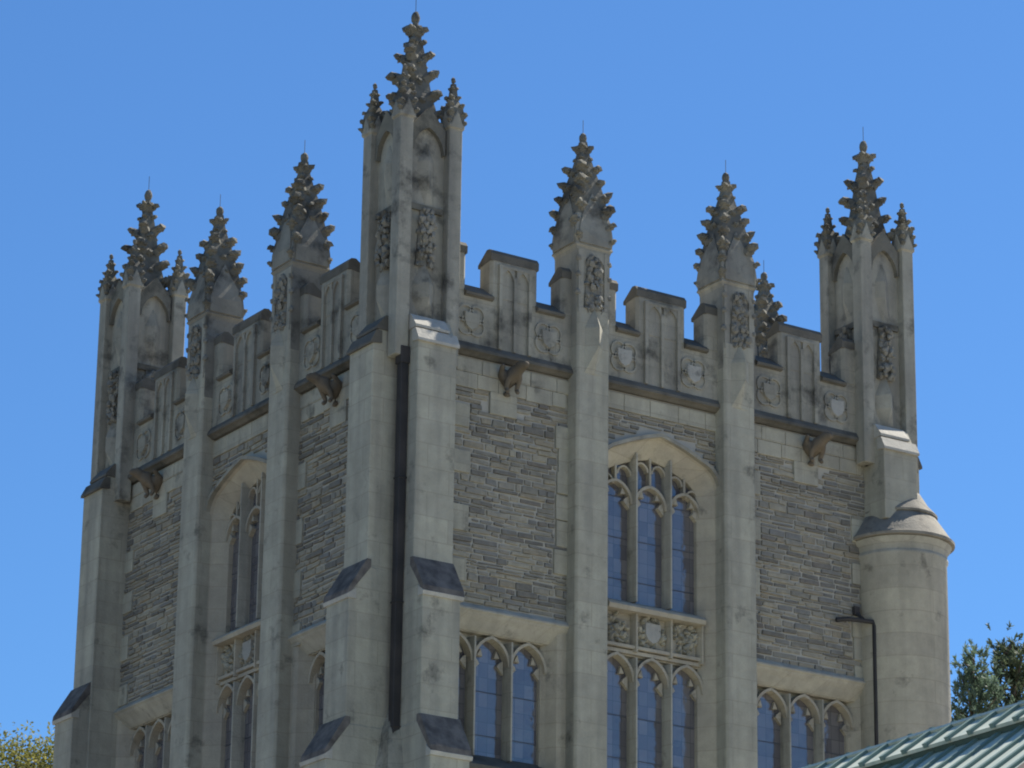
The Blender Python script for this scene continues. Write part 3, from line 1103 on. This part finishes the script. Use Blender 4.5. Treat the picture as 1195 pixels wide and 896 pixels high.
# downpipe in the near corner
dp = MB()
dp.box(-.545, -.385, -.685, -.525, -7.85, -.30)
dp.box(-.57, -.372, -.71, -.50, -.55, -.22)
for z in (-2.75, -5.1, -7.4):
    dp.box(-.558, -.372, -.70, -.51, z - .02, z + .02)
dp.build('downpipe', M['pipe'], TW, bevel=.01)
br = MB()
br.loft([[(-.36, -.36, -7.0), (-.46, -.36, -7.0), (-.47, -.47, -7.0), (-.36, -.46, -7.0)],
         [(-.36, -.36, -7.5), (-.60, -.36, -7.5), (-.60, -.66, -7.5), (-.36, -.72, -7.5)],
         [(-.36, -.36, -8.9), (-.88, -.36, -8.9), (-.70, -.80, -8.9), (-.36, -1.0, -8.9)],
         [(-.36, -.36, GROUND), (-.88, -.36, GROUND), (-.70, -.80, GROUND), (-.36, -1.0, GROUND)]])
br.build('broach', M['para'], TW)

# bracketed pipe beside the stair turret
pb = MB()
pb.tube([(9.72, -.42, -3.72), (9.95, -.5, -3.68), (10.44, -.66, -3.70), (10.47, -.68, -3.8), (10.47, -.68, GROUND)], .048, 8)
pb.tube([(10.25, -.3, -3.42), (10.25, -.6, -3.66)], .035, 6)
pb.box(10.19, 10.31, -.43, -.34, -3.53, -3.36)
pb.build('drainpipe', M['pipe'], TW, smooth=True)

# ------------------------------------------------------------------ building with the copper roof
BX, BZ = -2.09, -11.02
PT = R(35.3)
BD = thing('copper_roofed_wing', 'low wing with a pale green standing-seam copper roof in front of the tower', 'building', (BX, -13, GROUND))
cp, spn = math.cos(PT), math.sin(PT)


def roofpt(sg, down, lift, y):
    return (BX + sg * (cp * down + spn * lift), y, BZ - spn * down + cp * lift)


def slab(mb, sg, d0, d1, y0, y1, l0, l1):
    mb.loft([[roofpt(sg, a, l, y) for a, l in ((d0, l0), (d1, l0), (d1, l1), (d0, l1))] for y in (y0, y1)])


Y0, Y1 = -25.0, -4.0
up_ = MB()
lo_ = MB()
for sg in (-1, 1):
    slab(up_, sg, -.06, .60, Y0, Y1, -.05, .0)
    slab(lo_, sg, .45, 5.0, Y0, Y1, -.26, -.14)
nu, nl = len(up_.f), len(lo_.f)
sp_ = .4525
y = -19.12 + 13 * sp_ * -1
ys = []
while y < Y1:
    ys.append(y)
    y += sp_
for y in ys:
    for sg in (-1, 1):
        slab(up_, sg, -.05, .625, y - .04, y + .04, -.02, .045)
        slab(lo_, sg, .40, 5.02, y - .04, y + .04, -.16, -.10)
uo = up_.build('upper_roof', M['copper'], BD)
lo = lo_.build('lower_roof', M['copper'], BD)
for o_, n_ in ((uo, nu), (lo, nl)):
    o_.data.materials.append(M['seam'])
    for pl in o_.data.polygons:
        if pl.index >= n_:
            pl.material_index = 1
fs = MB()
for sg in (-1, 1):
    slab(fs, sg, .50, .57, Y0, Y1, -.20, -.04)
fs.build('shaded_step_fascia', M['copper_shade'], BD)  # step under the upper eave, its shadow line put into the dark colour
wb = MB()
ex = BX - cp * 4.7
ex2 = BX + cp * 4.7
zb = BZ - spn * 4.7 - .3
wb.loft([[(ex, y, GROUND), (ex2, y, GROUND), (ex2, y, zb), (BX, y, BZ - .34), (ex, y, zb)] for y in (Y0 + .2, Y1 - .2)])
wb.build('wall', M['lime'], BD)
gbl = MB()
gbl.loft([[(-5.6, y, -13.6), (-3.0, y, -11.72), (-.4, y, -13.6), (-.4, y, -16), (-5.6, y, -16)] for y in (-22.6, -21.35)])
gbl.build('cross_gable', M['brown'], BD)

# ------------------------------------------------------------------ trees


def blade(v, f, p, d, w, L, rr):
    side = d.cross(Vector((rr.uniform(-1, 1), rr.uniform(-1, 1), rr.uniform(-1, 1)))).normalized() * w
    n = len(v)
    v += [p - side * .6, p + side * .6, p + d * L * .6 + side, p + d * L, p + d * L * .6 - side]
    f.append((n, n + 1, n + 2, n + 3, n + 4))


def mesh_obj(name, v, f, mat, parent):
    me = bpy.data.meshes.new(name)
    off = parent_off(parent)
    me.from_pydata([tuple(q - off) for q in v], [], f)
    me.materials.append(mat)
    o = bpy.data.objects.new(name, me)
    col.objects.link(o)
    o.parent = parent
    return o


def pine(name, label, top, seed, mat, leaders, spread):
    rr = random.Random(seed)
    base = Vector((top[0], top[1], GROUND))
    t = thing(name, label, 'tree', base, None)
    H = top[2] - GROUND
    tr = MB()
    tr.tube([(base.x, base.y, GROUND - .3), (base.x + .1, base.y, GROUND + H * .4), (base.x - .05, base.y + .05, GROUND + H * .8), (top[0], top[1], top[2] - .3)], [.38, .3, .14, .025], 8)
    v, f = [], []
    z = H - .1
    while z > 3:
        depth = H - z
        n = 5 if depth < 7 else 4
        r = min(spread * (depth ** .8), 4.2)
        for k in range(n):
            a = rr.uniform(0, 2 * math.pi)
            L = r * rr.uniform(.55, 1.1)
            p0 = Vector((top[0], top[1], GROUND + z))
            up_k = .75 if depth < 4 else .35
            p1 = p0 + Vector((math.cos(a) * L, math.sin(a) * L, L * up_k * rr.uniform(.6, 1.1)))
            if p1.z > top[2] - .1 - rr.uniform(0, .8):
                p1.z = top[2] - .1 - rr.uniform(0, .9)
            pm = p0.lerp(p1, .55) - Vector((0, 0, L * .10))
            tr.tube([tuple(p0), tuple(pm), tuple(p1)], [.05 if depth > 3 else .025, .03, .012], 4)
            near = depth < 6
            m = int(L * (17 if near else 2.0)) + 2
            for q in range(m):
                u = rr.uniform(.25, 1.0)
                c = (p0.lerp(pm, u / .55) if u < .55 else pm.lerp(p1, (u - .55) / .45)) + Vector((rr.gauss(0, .16), rr.gauss(0, .16), rr.gauss(0, .12))) * (1 if near else 1.8)
                ax = (p1 - p0).normalized() * .5 + Vector((rr.gauss(0, .35), rr.gauss(0, .35), .75))
                ax.normalize()
                nb = 16 if near else 8
                s = 1 if near else 2.0
                for b in range(nb):
                    d = (ax + Vector((rr.gauss(0, .55), rr.gauss(0, .55), rr.gauss(0, .45)))).normalized()
                    blade(v, f, c + ax * rr.uniform(0, .16) * s, d, .012 * s * 1.3, rr.uniform(.08, .17) * s, rr)
        z -= .3 if depth < 7 else .75
    tr.build('trunk', M['bark'], t)
    mesh_obj('crown', v, f, mat, t)


def leafy(name, label, top, seed, mat, rad):
    rr = random.Random(seed)
    base = Vector((top[0], top[1], GROUND))
    t = thing(name, label, 'tree', base, None)
    H = top[2] - GROUND
    tr = MB()
    tr.tube([(base.x, base.y, GROUND - .3), (base.x + .15, base.y, GROUND + H * .4), (base.x, base.y + .1, GROUND + H * .75), (top[0], top[1], top[2] - 1.2)], [.36, .28, .15, .03], 8)
    v, f = [], []
    cen = Vector((top[0], top[1], top[2] - rad * 1.25))
    for k in range(150):
        d = Vector((rr.gauss(0, 1), rr.gauss(0, 1), rr.gauss(0.25, 1))).normalized()
        rr_ = rr.uniform(.35, 1.0) ** .5
        c = cen + Vector((d.x * rad, d.y * rad, d.z * rad * 1.2)) * rr_ * rr.uniform(.78, 1.03)
        tr.tube([(cen.x, cen.y, cen.z - rad * .6 + .3 * d.z), tuple(cen.lerp(c, .5) - Vector((0, 0, .15))), tuple(c)], [.06, .035, .01], 4)
        top_part = c.z > top[2] - 3.0
        for q in range(190 if top_part else 26):
            p = c + Vector((rr.gauss(0, .30), rr.gauss(0, .30), rr.gauss(0, .25)))
            n = Vector((rr.gauss(0, 1), rr.gauss(0, 1), rr.gauss(.6, 1))).normalized()
            a = n.orthogonal().normalized()
            b = n.cross(a)
            th = rr.uniform(0, 6.28)
            a, b = a * math.cos(th) + b * math.sin(th), b * math.cos(th) - a * math.sin(th)
            s = rr.uniform(.026, .05) * (1 if top_part else 2.4)
            i = len(v)
            v += [p - a * s * 1.3, p + b * s * .7 - a * s * .2, p + a * s * 1.4, p - b * s * .7 - a * s * .2]
            f.append((i, i + 1, i + 2, i + 3))
    tr.build('trunk', M['bark'], t)
    mesh_obj('crown', v, f, mat, t)


pine('pine_tree', 'taller olive-green pine farther from the round stair turret, rising behind the green roof', (22.0, 8.4, -.15), 3, M['needle_b'], 1, .62)
pine('pine_tree', 'feathery dark green pine next to the round stair turret, smaller of the two', (19.7, 7.2, -1.15), 11, M['needle'], 1, .5)
leafy('leafy_tree', 'yellow-green broadleaf tree with a dense crown, close beside the left-hand buttress of the tower', (3.5, 22.3, -2.4), 5, M['leaf'], 2.1)
leafy('leafy_tree', 'paler broadleaf tree with a sparse crown, farther from the tower than the yellow-green one', (2.6, 25.6, -2.2), 9, M['leaf_b'], 1.7)
